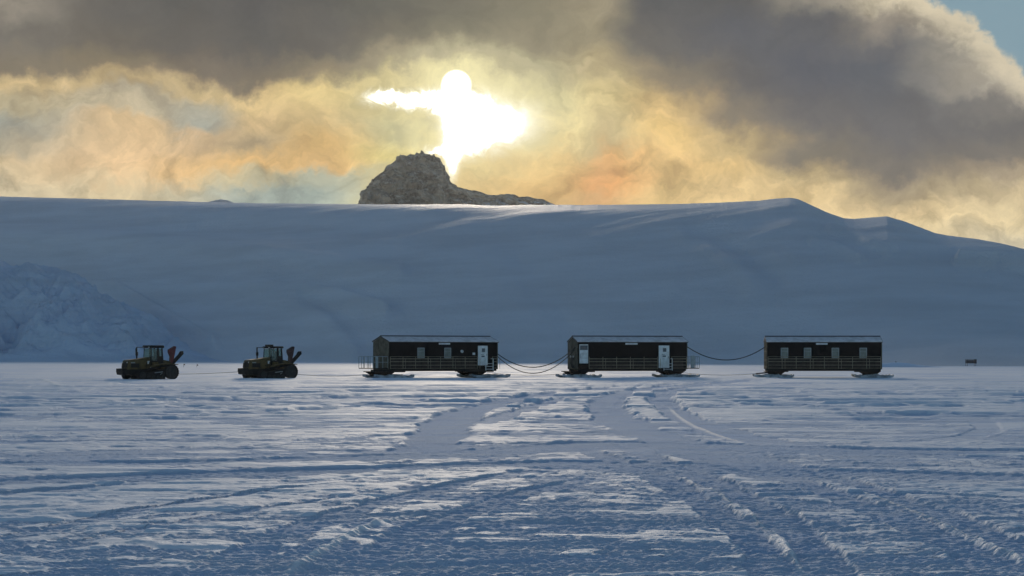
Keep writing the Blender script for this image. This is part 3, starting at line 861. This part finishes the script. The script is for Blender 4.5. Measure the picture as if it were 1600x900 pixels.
    for (p, q2, z0, z1, kind) in feats.get('doors', []):
        xa, xb = lx(p), lx(q2)
        if kind == 'open':      # pale door leaf with a dark blue glazed top
            d = B1(xa, xb, -W / 2 - 0.12, -W / 2 - 0.06, z0, z1, 0.01).build('door', M['white'], root)
            B1(xa + 0.05, xb - 0.05, -W / 2 - 0.135, -W / 2 - 0.121, z1 - 0.55, z1 - 0.1).build('door_window', M['blueglass'], d)
            m = MB().box(xa + 0.08, xa + 0.11, -W / 2 - 0.132, -W / 2 - 0.121, z0 + 0.5, z0 + 0.93)
            for z in (z0 + 0.5, z0 + 0.9): m.box(xa + 0.08, xb - 0.08, -W / 2 - 0.132, -W / 2 - 0.121, z, z + 0.03)
            m.build('door_trim', M['pale'], d)
        else:
            d = B1(xa, xb, -W / 2 - 0.08, -W / 2 - 0.019, z0, z1, 0.01).build('door', M['white'], root)
            xm = (xa + xb) / 2
            B1(xm - 0.12, xm + 0.22, -W / 2 - 0.09, -W / 2 - 0.081, z1 - 0.62, z1 - 0.26).build('door_window', M['blueglass'], d)
            m = MB()
            m.box(xm - 0.16, xm + 0.18, -W / 2 - 0.095, -W / 2 - 0.081, z1 - 1.12, z1 - 0.98)
            m.box(xm - 0.22, xm + 0.1, -W / 2 - 0.095, -W / 2 - 0.081, z1 - 0.9, z1 - 0.86)
            m.build('door_hatch', M['blueglass'], d)
            MB().bar((xb - 0.12, -W / 2 - 0.12, z0 + 0.95), (xb - 0.12, -W / 2 - 0.12, z0 + 1.15), 0.02).box(xb - 0.14, xb - 0.1, -W / 2 - 0.12, -W / 2 - 0.081, z0 + 1.0, z0 + 1.03).build('door_handle', M['black'], d)
    for (p, q2) in feats.get('ladders', []): ladder(root, lx(p), lx(q2), M['white'])
    for (p, q2, z0, z1) in feats.get('plates', []):
        B1(lx(p), lx(q2), -W / 2 - 0.07, -W / 2 - 0.019, z0, z1, 0.01).build('name_plate', M['white'], root)
    for (p, z, r) in feats.get('lamps', []):
        x = lx(p)
        l_ = MB().bar((x, -W / 2 - 0.02, z + 0.05), (x, -W / 2 - 0.2, z), r, 12, r * 1.1).build('wall_lamp', M['white'], root)
    for (yb, z, r) in feats.get('endlamps', []):
        MB().bar((a - 0.09, yb, z), (a - 0.2, yb, z), r * 0.8, 12, r).build('end_lamp', M['lens'], root)
    if feats.get('hoses'):
        m = MB()
        for k in range(3):
            m.tube([(a - 0.1 - 0.22 * math.sin(q * math.pi / 8), -0.9 + 0.35 * k, 2.1 - 0.14 * q) for q in range(9)], 0.03, 6)
        m.build('coiled_cable', M['cable'], root)
    if end_platform:
        side, ua, zf = end_platform
        xe = a - 0.09 if side < 0 else b + 0.09
        xo = xe + side * abs(ua)
        x0, x1 = min(xe, xo), max(xe, xo)
        p = B1(x0, x1, -W / 2 + 0.1, W / 2 - 0.1, zf - 0.08, zf).build('end_platform', M['black'], root)
        m = MB()
        for yb in (-W / 2 + 0.12, W / 2 - 0.12):
            m.bar((x0, yb, zf + 1.1), (x1, yb, zf + 1.1), 0.03).bar((x0, yb, zf + 0.55), (x1, yb, zf + 0.55), 0.02)
            for q in np.linspace(x0, x1, 4): m.bar((q, yb, zf), (q, yb, zf + 1.1), 0.03)
        for yb in np.linspace(-W / 2 + 0.12, W / 2 - 0.12, 6): m.bar((xo, yb, zf), (xo, yb, zf + 1.1), 0.028)
        m.bar((xo, -W / 2 + 0.12, zf + 1.1), (xo, W / 2 - 0.12, zf + 1.1), 0.03)
        if side > 0:
            m.box(x0 + 0.35, x0 + 0.75, -W / 2 + 0.1, -W / 2 + 0.14, zf, zf + 1.2)
        else:
            m.box(x0 + 0.28, x0 + 0.52, -W / 2 + 0.1, -W / 2 + 0.14, zf, zf + 1.08)
        m.build('platform_railing', M['pale'], p)
    # drawbar
    xb0 = a
    dbm = MB()
    dbm.bar((a + 0.9, -0.7, 0.6), (a - 1.0, 0, 0.42), 0.06).bar((a + 0.9, 0.7, 0.6), (a - 1.0, 0, 0.42), 0.06)
    dbm.build('drawbar', M['steel'], root)
    root['L'] = L
    mat = Matrix.Translation((ctr.x, ctr.y, 0)) @ Matrix.Rotation(phi, 4, 'Z')
    return root, (lambda x, y, z: mat @ Vector((x, y, z))), L


cab1, P1, L1 = cabin(608, 777, 196.5, R(28), {
    'windows': [(652, 663), (694, 704.5)],
    'doors': [(746.5, 761.5, 1.25, 3.18, 'shut')],
    'ladders': [(755.5, 767)],
    'rails': [(609, 745), (768.5, 776)],
    'plates': [(685.5, 703, 3.28, 3.44), (738, 742, 2.28, 2.5)],
    'lamps': [(721, 2.6, 0.13)],
    'under': [(585, 634), (727, 772)],
}, 'leftmost black cabin on skis, two windows, one pale door, railed platform on its left', [(606, 569, 648), (750, 716, 798)], (-1, 1.55, 1.02))
cab2, P2, L2 = cabin(903, 1073, 199.0, R(13.3), {
    'doors': [(905, 918.5, 1.45, 3.3, 'open'), (1029, 1045.5, 1.0, 3.2, 'shut')],
    'ladders': [(1035, 1048)],
    'rails': [(920, 1027), (1049, 1072)], 'lowrails': (920,),
    'plates': [(977, 996, 3.28, 3.44)],
    'under': [(905, 930), (1029, 1068)],
    'endlamps': [(-0.6, 2.12, 0.11), (0.45, 2.12, 0.11)],
    'hoses': True,
}, 'middle black cabin on skis, no windows, two pale doors, platform on its right', [(907, 868, 941), (1057, 1019, 1094)], (1, 1.25, 1.0))
cab3, P3, L3 = cabin(1199, 1377, 201.0, R(-3), {
    'windows': [(1220, 1231.5), (1256, 1267.5), (1299.5, 1311), (1343, 1354.5)],
    'rails': [(1200, 1376)],
    'plates': [(1275, 1293, 3.28, 3.44)],
    'under': [(1200, 1232), (1336, 1374)],
    'hoses': False,
}, 'rightmost black cabin on skis, with a row of four windows and no door', [(1213, 1173, 1241), (1362, 1328, 1397)])


def sag(a, b, drop, n=24):
    a, b = Vector(a), Vector(b)
    return [a.lerp(b, i / n) - Vector((0, 0, drop * 4 * (i / n) * (1 - i / n))) for i in range(n + 1)]


pe1 = P1(L1 / 2 + 0.1, -W / 2 + 0.3, 2.45); ps2 = P2(-L2 / 2 - 0.1, -1.2, 3.0)
c = MB().tube(sag(pe1, ps2, 1.65), 0.045).build('power_cable', M['cable'], None, True)
tag(c, 'shallower of the two black cables sagging between the left and middle cabins', 'cable', 'sagging cables between the cabins')
c = MB().tube(sag(P1(L1 / 2 + 0.1, -W / 2 + 0.5, 2.3), P2(-L2 / 2 - 0.1, -0.8, 2.75), 2.05), 0.04).build('power_cable', M['cable'], None, True)
tag(c, 'deeper of the two black cables sagging between the left and middle cabins', 'cable', 'sagging cables between the cabins')
c = MB().tube(sag(P2(L2 / 2 + 0.1, -W / 2 + 0.5, 3.15), P3(-L3 / 2 - 0.1, -0.9, 3.1), 1.35), 0.045).build('power_cable', M['cable'], None, True)
tag(c, 'single black cable sagging between the middle and right cabins', 'cable', 'sagging cables between the cabins')

# ------------------------------------------------------------------ tracked tractors
def wheel(xc, yc, zc, r, wd, parent, name, spokes=8):
    m = MB()
    m.bar((xc, yc - wd / 2, zc), (xc, yc + wd / 2, zc), r, 36)
    sg = 1 if yc > 0 else -1
    yo = yc + sg * wd / 2
    m.bar((xc, yo, zc), (xc, yo + sg * 0.07, zc), r * 0.3, 16, r * 0.2)
    for i in range(spokes):
        t0 = 2 * math.pi * i / spokes
        m.bar((xc + r * 0.25 * math.cos(t0), yo + sg * 0.015, zc + r * 0.25 * math.sin(t0)), (xc + r * 0.9 * math.cos(t0), yo + sg * 0.015, zc + r * 0.9 * math.sin(t0)), r * 0.06, 6)
    # rim lip
    ring = [(xc + r * 0.95 * math.cos(q), yo + sg * 0.02, zc + r * 0.95 * math.sin(q)) for q in [2 * math.pi * k / 36 for k in range(37)]]
    m.tube(ring, 0.035, 6)
    return m.build(name, M['rim'], parent)


def make_tractor(loc, yaw, label, second=False):
    root = empty('tracked_tractor', loc, yaw)      # local: +x forward, +y its left side
    tag(root, label, 'tractor', 'tracked tractors at the head of the sled train')
    xd, xi = 0.0, 2.94
    rd, ri = 0.60, 0.33
    for sg in (1, -1):
        yc = sg * 1.28
        # belt: convex loop round drive wheel, idler and rollers
        zd, zi = rd + 0.12, ri + 0.12
        path = []
        # external tangent angle on top
        dxy = Vector((xi - xd, zi - zd)); dist = dxy.length
        base = math.atan2(dxy.y, dxy.x)
        off = math.acos((rd - ri) / dist)
        top = base + off
        ang0, ang1 = top, 1.5 * math.pi                # drive wheel, going round the rear
        for k in range(20):
            q = ang0 + (ang1 - ang0) * k / 19
            path.append((xd + rd * math.cos(q), zd + rd * math.sin(q)))
        for k in range(14):
            q = -math.pi / 2 + (top + math.pi / 2) * k / 13
            path.append((xi + ri * math.cos(q), zi + ri * math.sin(q)))
        # resample evenly for lugs
        P = [Vector(p) for p in path]; P.append(P[0])
        m = MB(); n = len(P) - 1
        nrm = []
        for i in range(n):
            d = (P[(i + 1) % n] - P[i - 1]).normalized()
            nrm.append(Vector((-d.y, d.x)) * -1)
        cen = Vector((1.4, 0.5))
        nrm = [v if (P[i] - cen).dot(v) > 0 else -v for i, v in enumerate(nrm)]
        w2 = 0.32
        inn = [m.bm.verts.new((P[i].x - 0.0 * nrm[i].x, yc - w2, P[i].y)) for i in range(n)]
        inn2 = [m.bm.verts.new((P[i].x, yc + w2, P[i].y)) for i in range(n)]
        out = [m.bm.verts.new((P[i].x + 0.09 * nrm[i].x, yc - w2, P[i].y + 0.09 * nrm[i].y)) for i in range(n)]
        out2 = [m.bm.verts.new((P[i].x + 0.09 * nrm[i].x, yc + w2, P[i].y + 0.09 * nrm[i].y)) for i in range(n)]
        for i in range(n):
            j = (i + 1) % n
            for A, Bq in ((inn, inn2), (out, out2), (inn, out), (inn2, out2)):
                m.bm.faces.new((A[i], A[j], Bq[j], Bq[i]))
        # lugs
        tot = sum((P[i + 1] - P[i]).length for i in range(n)); nl = 46; step = tot / nl
        acc = 0; i = 0; pos = 0
        for kk in range(nl):
            tgt = kk * step
            while pos + (P[i + 1] - P[i]).length < tgt: pos += (P[i + 1] - P[i]).length; i += 1
            e = (P[i + 1] - P[i]); d = e.normalized(); p = P[i] + d * (tgt - pos)
            nn = Vector((-d.y, d.x))
            if (p - cen).dot(nn) < 0: nn = -nn
            a1 = p - d * 0.03 + nn * 0.09; a2 = p + d * 0.03 + nn * 0.09; a3 = p + d * 0.02 + nn * 0.125; a4 = p - d * 0.02 + nn * 0.125
            m.prism([(a1.x, a1.y), (a2.x, a2.y), (a3.x, a3.y), (a4.x, a4.y)], yc - w2, yc + w2)
        tr = m.build('track', M['rubber'], root)
        wheel(xd, yc, zd, rd - 0.01, 0.44, tr, 'drive_wheel', 10)
        wheel(xi, yc, zi, ri - 0.01, 0.44, tr, 'idler_wheel', 6)
        for xr in (0.85, 1.33, 1.81, 2.29):
            wheel(xr, yc, 0.24, 0.17, 0.5, tr, 'roller', 5)
        m = MB().prism([(0.4, 0.30), (2.7, 0.22), (2.85, 0.6), (1.5, 0.86), (0.4, 1.0)], yc - 0.16, yc + 0.16)
        m.build('roller_frame', M['black'], tr)
        m = MB().bar((0.95, yc + sg * 0.3, 0.74), (1.75, yc + sg * 0.3, 0.66), 0.035).bar((1.0, yc + sg * 0.3, 0.62), (1.2, yc + sg * 0.3, 0.5), 0.025)
        m.build('tension_rod', M['pale'], tr)
        # fender
        m = MB().prism([(-0.62, 1.42), (0.55, 1.52), (1.7, 1.35), (1.9, 1.18), (1.86, 1.15), (1.65, 1.29), (0.55, 1.46), (-0.62, 1.36)], yc - 0.36, yc + 0.34)
        m.build('fender', M['yellow'], root)
    # chassis
    m = MB().box(-0.55, 3.6, -0.62, 0.62, 0.5, 1.0, 0.03)
    m.prism([(3.3, 0.45), (4.1, 0.55), (4.1, 0.85), (3.3, 1.05)], -0.5, 0.5)
    m.bar((0, -1.1, 0.7), (0, 1.1, 0.7), 0.18, 14).bar((2.94, -1.1, 0.45), (2.94, 1.1, 0.45), 0.1, 12)
    m.build('chassis', M['black'], root)
    # hood, sloping down to the nose, with bevelled nose
    m = MB()
    m.prism([(1.66, 1.0), (3.84, 0.95), (3.9, 1.15), (3.82, 1.72), (3.7, 1.8), (2.7, 1.9), (1.66, 2.06)], -0.6, 0.6)
    bmesh.ops.bevel(m.bm, geom=[e for e in m.bm.edges if abs(e.verts[0].co.y - e.verts[1].co.y) < 0.01 and min(v.co.z for v in e.verts) > 1.5], offset=0.09, segments=3, affect='EDGES')
    hood = m.build('hood', M['yellow'], root)
    m = MB().prism([(3.925, 1.12), (3.935, 1.16), (3.862, 1.66), (3.85, 1.66)], -0.5, 0.5)
    for k in range(7): m.bar((3.94 - 0.011 * k, -0.48, 1.18 + 0.07 * k), (3.94 - 0.011 * k, 0.48, 1.18 + 0.07 * k), 0.012, 5)
    m.build('grille', M['black'], hood)
    for sg in (1, -1):
        m = MB()
        m.box(2.75, 3.6, sg * 0.605 - 0.006, sg * 0.605 + 0.006, 1.12, 1.5)
        for k in range(5): m.box(2.8 + 0.16 * k, 2.88 + 0.16 * k, sg * 0.62 - 0.008, sg * 0.62 + 0.008, 1.15, 1.47)
        m.build('side_vent', M['black'], hood)
        MB().box(3.2, 3.62, sg * 0.625 - 0.006, sg * 0.625 + 0.006, 1.52, 1.6).build('hood_mark', M['pale'], hood)
        MB().bar((3.86, sg * 0.42, 1.58), (3.9, sg * 0.42, 1.58), 0.07, 12).build('headlight', M['lens'], hood)
        MB().box(1.72, 1.95, sg * 0.61 - 0.006, sg * 0.61 + 0.006, 1.45, 1.72).build('side_emblem', M['white'], hood)
    # front weights
    m = MB()
    for k in range(9): m.prism([(3.98, 0.60), (4.1, 0.46), (4.38, 0.5), (4.46, 0.8), (4.44, 1.04), (3.98, 1.06)], -0.56 + k * 0.125, -0.56 + k * 0.125 + 0.11)
    m.box(3.86, 3.985, -0.5, 0.5, 0.6, 0.95)
    m.build('front_weight', M['black'], root)
    # cab
    m = MB()
    x0, x1, w_ = 0.42, 1.66, 0.74
    m.box(x0, x1, -w_, w_, 1.3, 1.75, 0.03)
    for sg in (1, -1):
        m.bar((x1 - 0.03, sg * (w_ - 0.03), 1.7), (x1 - 0.1, sg * (w_ - 0.06), 2.86), 0.035)
        m.bar((0.95, sg * (w_ - 0.01), 1.7), (0.95, sg * (w_ - 0.04), 2.86), 0.035)
        m.bar((x0 + 0.05, sg * (w_ - 0.03), 1.7), (x0 + 0.12, sg * (w_ - 0.06), 2.86), 0.08)
        m.box(0.86, 1.04, sg * 0.71 - 0.03, sg * 0.71 + 0.03, 1.7, 2.86)
        m.box(x0 + 0.02, 1.04, sg * 0.71 - 0.02, sg * 0.71 + 0.02, 1.7, 2.15)
    cabp = m.build('cab', M['black'], root)
    for sg in (1, -1):
        MB().prism([(0.99, 1.76), (x1 - 0.06, 1.76), (x1 - 0.12, 2.82), (0.99, 2.82)], sg * (w_ - 0.04) - 0.006, sg * (w_ - 0.04) + 0.006).build('side_window', M['glass'], cabp)
        MB().prism([(x0 + 0.09, 1.76), (0.91, 1.76), (0.91, 2.82), (x0 + 0.14, 2.82)], sg * (w_ - 0.04) - 0.006, sg * (w_ - 0.04) + 0.006).build('side_window', M['glass'], cabp)
    MB().prism([(x1 - 0.05, 1.76), (x1 - 0.04, 1.76), (x1 - 0.11, 2.83), (x1 - 0.12, 2.83)], -0.64, 0.64).build('windscreen', M['glass'], cabp)
    MB().box(x0 + 0.06, x0 + 0.07, -0.62, 0.62, 1.76, 2.8).build('rear_window', M['glass'], cabp)
    m = MB().box(0.55, 1.0, -0.3, 0.3, 1.76, 2.0, 0.04).box(0.5, 0.66, -0.28, 0.28, 2.001, 2.62, 0.04)
    m.build('seat', M['seat'], cabp)
    m = MB().box(1.38, 1.55, -0.35, 0.35, 1.76, 2.05, 0.03)
    m.tube([(1.3 + 0.05 * math.cos(q), 0.19 * math.cos(q), 2.12 + 0.17 * math.sin(q) * 0.6) for q in [2 * math.pi * k / 16 for k in range(17)]], 0.016, 6)
    m.bar((1.42, 0, 2.0), (1.3, 0, 2.12), 0.02)
    m.build('steering_wheel', M['black'], cabp)
    m = MB().box(x0 - 0.1, x1 + 0.06, -w_ - 0.04, w_ + 0.04, 2.87, 3.06 if second else 3.12, 0.05)
    roof = m.build('cab_roof', M['black'], root)
    for sg in (1, -1):
        MB().box(x1 + 0.061, x1 + 0.12, sg * 0.5 - 0.09, sg * 0.5 + 0.09, 2.9, 2.99, 0.01).build('work_lamp', M['lens'], roof)
        MB().box(x0 - 0.16, x0 - 0.101, sg * 0.5 - 0.09, sg * 0.5 + 0.09, 2.9, 2.99, 0.01).build('work_lamp', M['lens'], roof)
    if second:
        B1(0.95, 1.6, -0.5, 0.0, 3.062, 3.22, 0.03).build('roof_box', M['black'], roof)
    # exhaust and air stack
    m = MB().bar((2.42, -0.5, 1.9), (2.42, -0.5, 2.2), 0.07, 12).bar((2.42, -0.5, 2.2), (2.42, -0.5, 2.52), 0.12, 14).bar((2.42, -0.5, 2.52), (2.42, -0.5, 2.98), 0.055, 12)
    m.build('exhaust_stack', M['black'], root)
    m = MB().bar((1.6, 0.66, 2.93), (2.05, -0.1, 2.95), 0.022).bar((2.05, -0.1, 2.95), (2.42, -0.5, 2.95), 0.02)
    m.build('exhaust_brace', M['black'], root)
    m = MB()
    m.bar((1.6, -0.7, 2.94), (2.1, -1.15, 2.94), 0.022).bar((2.1, -1.15, 2.94), (2.1, -1.15, 2.55), 0.018)
    mr_ = m.build('mirror_arm', M['black'], root)
    if not second:
        B1(2.08, 2.13, -1.3, -1.02, 2.5, 2.85, 0.01).build('mirror', M['black'], mr_)
    # fuel tank, steps
    m = MB().box(1.05, 1.6, 0.76, 1.05, 1.05, 1.62, 0.05)
    m.build('side_tank', M['yellow'], root)
    m = MB()
    for k in range(3): m.box(1.95, 2.25, 0.64, 0.95, 0.72 + 0.28 * k, 0.76 + 0.28 * k)
    for x in (1.95, 2.22): m.box(x, x + 0.03, 0.94, 0.97, 0.6, 1.6)
    m.bar((1.9, 0.85, 1.3), (1.72, 0.8, 2.3), 0.02)
    m.build('cab_step', M['black'], root)
    m = MB().box(-0.5, 0.4, -0.6, 0.6, 1.0, 1.62, 0.04).prism([(-0.5, 1.62), (0.38, 1.62), (0.3, 1.82), (-0.3, 1.72)], -0.45, 0.45)
    m.build('rear_housing', M['yellow'], root)
    # rear gear: red raised plates and black arms on the hitch
    m = MB()
    for yb in (-0.12, 0.06):
        m.prism([(-0.62, 1.35), (-0.92, 1.35), (-1.02, 2.0), (-1.24, 3.0), (-1.1, 3.06), (-0.5, 2.74), (-0.5, 2.5), (-0.68, 2.1)], yb, yb + 0.1)
    m.bar((-0.8, -0.3, 2.5), (-0.8, 0.3, 2.5), 0.05)
    m.build('raised_hitch_plate', M['darkred' if second else 'red'], root)
    m = MB()
    for yb in (-0.2, 0.1):
        m.prism([(-0.5, 1.25), (-0.7, 1.15), (-1.95, 2.35), (-1.92, 2.62), (-1.78, 2.56), (-1.62, 2.3)], yb, yb + 0.14)
    m.bar((-1.5, -0.2, 2.0), (-1.5, 0.2, 2.0), 0.06)
    m.build('lift_arm', M['black'], root)
    m = MB().box(-0.9, -0.5, -0.4, 0.4, 0.45, 0.6).box(-1.15, -0.9, -0.08, 0.08, 0.48, 0.56)
    m.build('tow_hitch', M['steel'], root)
    return root


YAW = math.pi + R(39)


def tractor_at(u, v, second, label):
    p = G(u, v)
    return make_tractor((p.x, p.y, 0), YAW + (R(-1) if second else 0), label, second)


t1 = tractor_at(255.2, 593.6, False, 'leading dark yellow tracked tractor with bright red raised gear behind its cab')
t2 = tractor_at(441.3, 592.6, True, 'second dark yellow tracked tractor with a box on its cab roof and maroon gear')


def wl(o, x, y, z):
    mat = Matrix.Translation(o.location) @ Matrix.Rotation(o.rotation_euler.z, 4, 'Z')
    return mat @ Vector((x, y, z))


def rope(a, b, drop, label, r=0.018):
    o = MB().tube(sag(a, b, drop), r).build('tow_rope', M['cable'], None, True)
    tag(o, label, 'rope', 'tow lines of the sled train')


rope(wl(t1, -1.1, 0, 0.52), wl(t2, 4.6, 0, 0.72), 0.05, 'taut dark tow line from the leading tractor to the second tractor')
rope(wl(t2, -1.1, 0, 0.5), P1(-L1 / 2 - 1.0, 0, 0.42), 0.2, 'low tow line from the second tractor to the left cabin')
rope(P1(L1 / 2 - 0.2, 0, 0.55), P2(-L2 / 2 - 1.0, 0, 0.42), 0.2, 'low tow line from the left cabin to the middle cabin')
rope(P2(L2 / 2 - 0.2, 0, 0.55), P3(-L3 / 2 - 1.0, 0, 0.42), 0.2, 'low tow line from the middle cabin to the right cabin')

# ------------------------------------------------------------------ far small things
p = G(1517, 571.2)
fs = empty('framed_shelter', (p.x, p.y, 0), R(8))
tag(fs, 'small dark shelter box on thin legs, far off at the foot of the hill', 'shelter')
B1(-1.2, 0.75, -0.6, 0.6, 0.55, 1.35, 0.03).build('box_body', M['ridge'], fs)
B1(0.95, 1.25, -0.6, 0.6, 0.5, 1.45, 0.02).build('side_panel', M['ridge'], fs)
B1(-1.3, 1.3, -0.7, 0.7, 1.46, 1.54, 0.01).build('roof', M['ridge'], fs)
for xx in (-1.1, 1.05):
    m = MB()
    for yy in (-0.5, 0.5): m.bar((xx, yy, -0.2), (xx, yy, 1.46), 0.05)
    m.build('leg', M['ridge'], fs)
p = G(1578, 571)
m = MB()
m.prism([(-0.55, 0), (-0.5, 0.35), (-0.2, 0.6), (0.1, 0.45), (0.5, 0.3), (0.8, 0)], -0.4, 0.4)
o = m.build('dark_lump', M['ridge'])  # unidentified dark thing, shaped as a rock-like lump
o.location = (p.x, p.y, 0)
tag(o, 'tiny dark low lump on the snow at the far right, beyond the raised shelter', 'load')
for i, (u, v, h, lab) in enumerate(((287, 574, 0.75, 'tiny dark marker flag just behind the leading tractor'), (307.5, 573.5, 0.6, 'tiny dark marker flag on the snow midway between the two tractors'),
                                 (1399, 572, 1.1, 'tiny dark marker flag on the low drift right of the rightmost cabin'))):
    p = G(u, v)
    f = empty('marker_flag', (p.x, p.y, -0.05)); tag(f, lab, 'flag', 'small marker flags far out on the snow')
    MB().bar((0, 0, 0), (0, 0, h), 0.035, 6).build('pole', M['bamboo'], f)
    m = MB().prism([(0.03, h - 0.26), (0.3, h - 0.22), (0.28, h - 0.05), (0.03, h)], -0.015, 0.015)
    m.build('flag_cloth', M['cloth'], f)
# low drift right of the last cabin
px_ = np.linspace(-16, 16, 120); py_ = np.linspace(-9, 9, 50)
AX, AY = np.meshgrid(px_, py_)
c0 = G(1395, 574.2)
AZ = 1.15 * np.exp(-(AX / 7.0) ** 2 - (AY / 3.5) ** 2) + 0.12 * perlin(AX / 2.5, AY / 2.5, 8) - 0.12
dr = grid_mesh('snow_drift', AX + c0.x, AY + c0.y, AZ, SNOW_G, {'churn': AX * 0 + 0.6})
tag(dr, kind='structure')

# ------------------------------------------------------------------ air: blown snow and thin haze
hz = MB().box(-6000, 6000, -60, 3600, -14, 420).build('haze', M['pale'])
hm = bpy.data.materials.new('thin_air_haze'); hm.use_nodes = True
hn = NT(hm.node_tree); hn.n.remove(hn.n['Principled BSDF'])
pv = hn.new('ShaderNodeVolumePrincipled')
pv.inputs['Color'].default_value = (0.86, 0.92, 1.0, 1)
pv.inputs['Density'].default_value = HAZE
pv.inputs['Anisotropy'].default_value = 0.5
hn.l.new(pv.outputs[0], hn.n['Material Output'].inputs['Volume'])
hz.data.materials[0] = hm
tag(hz, kind='stuff')
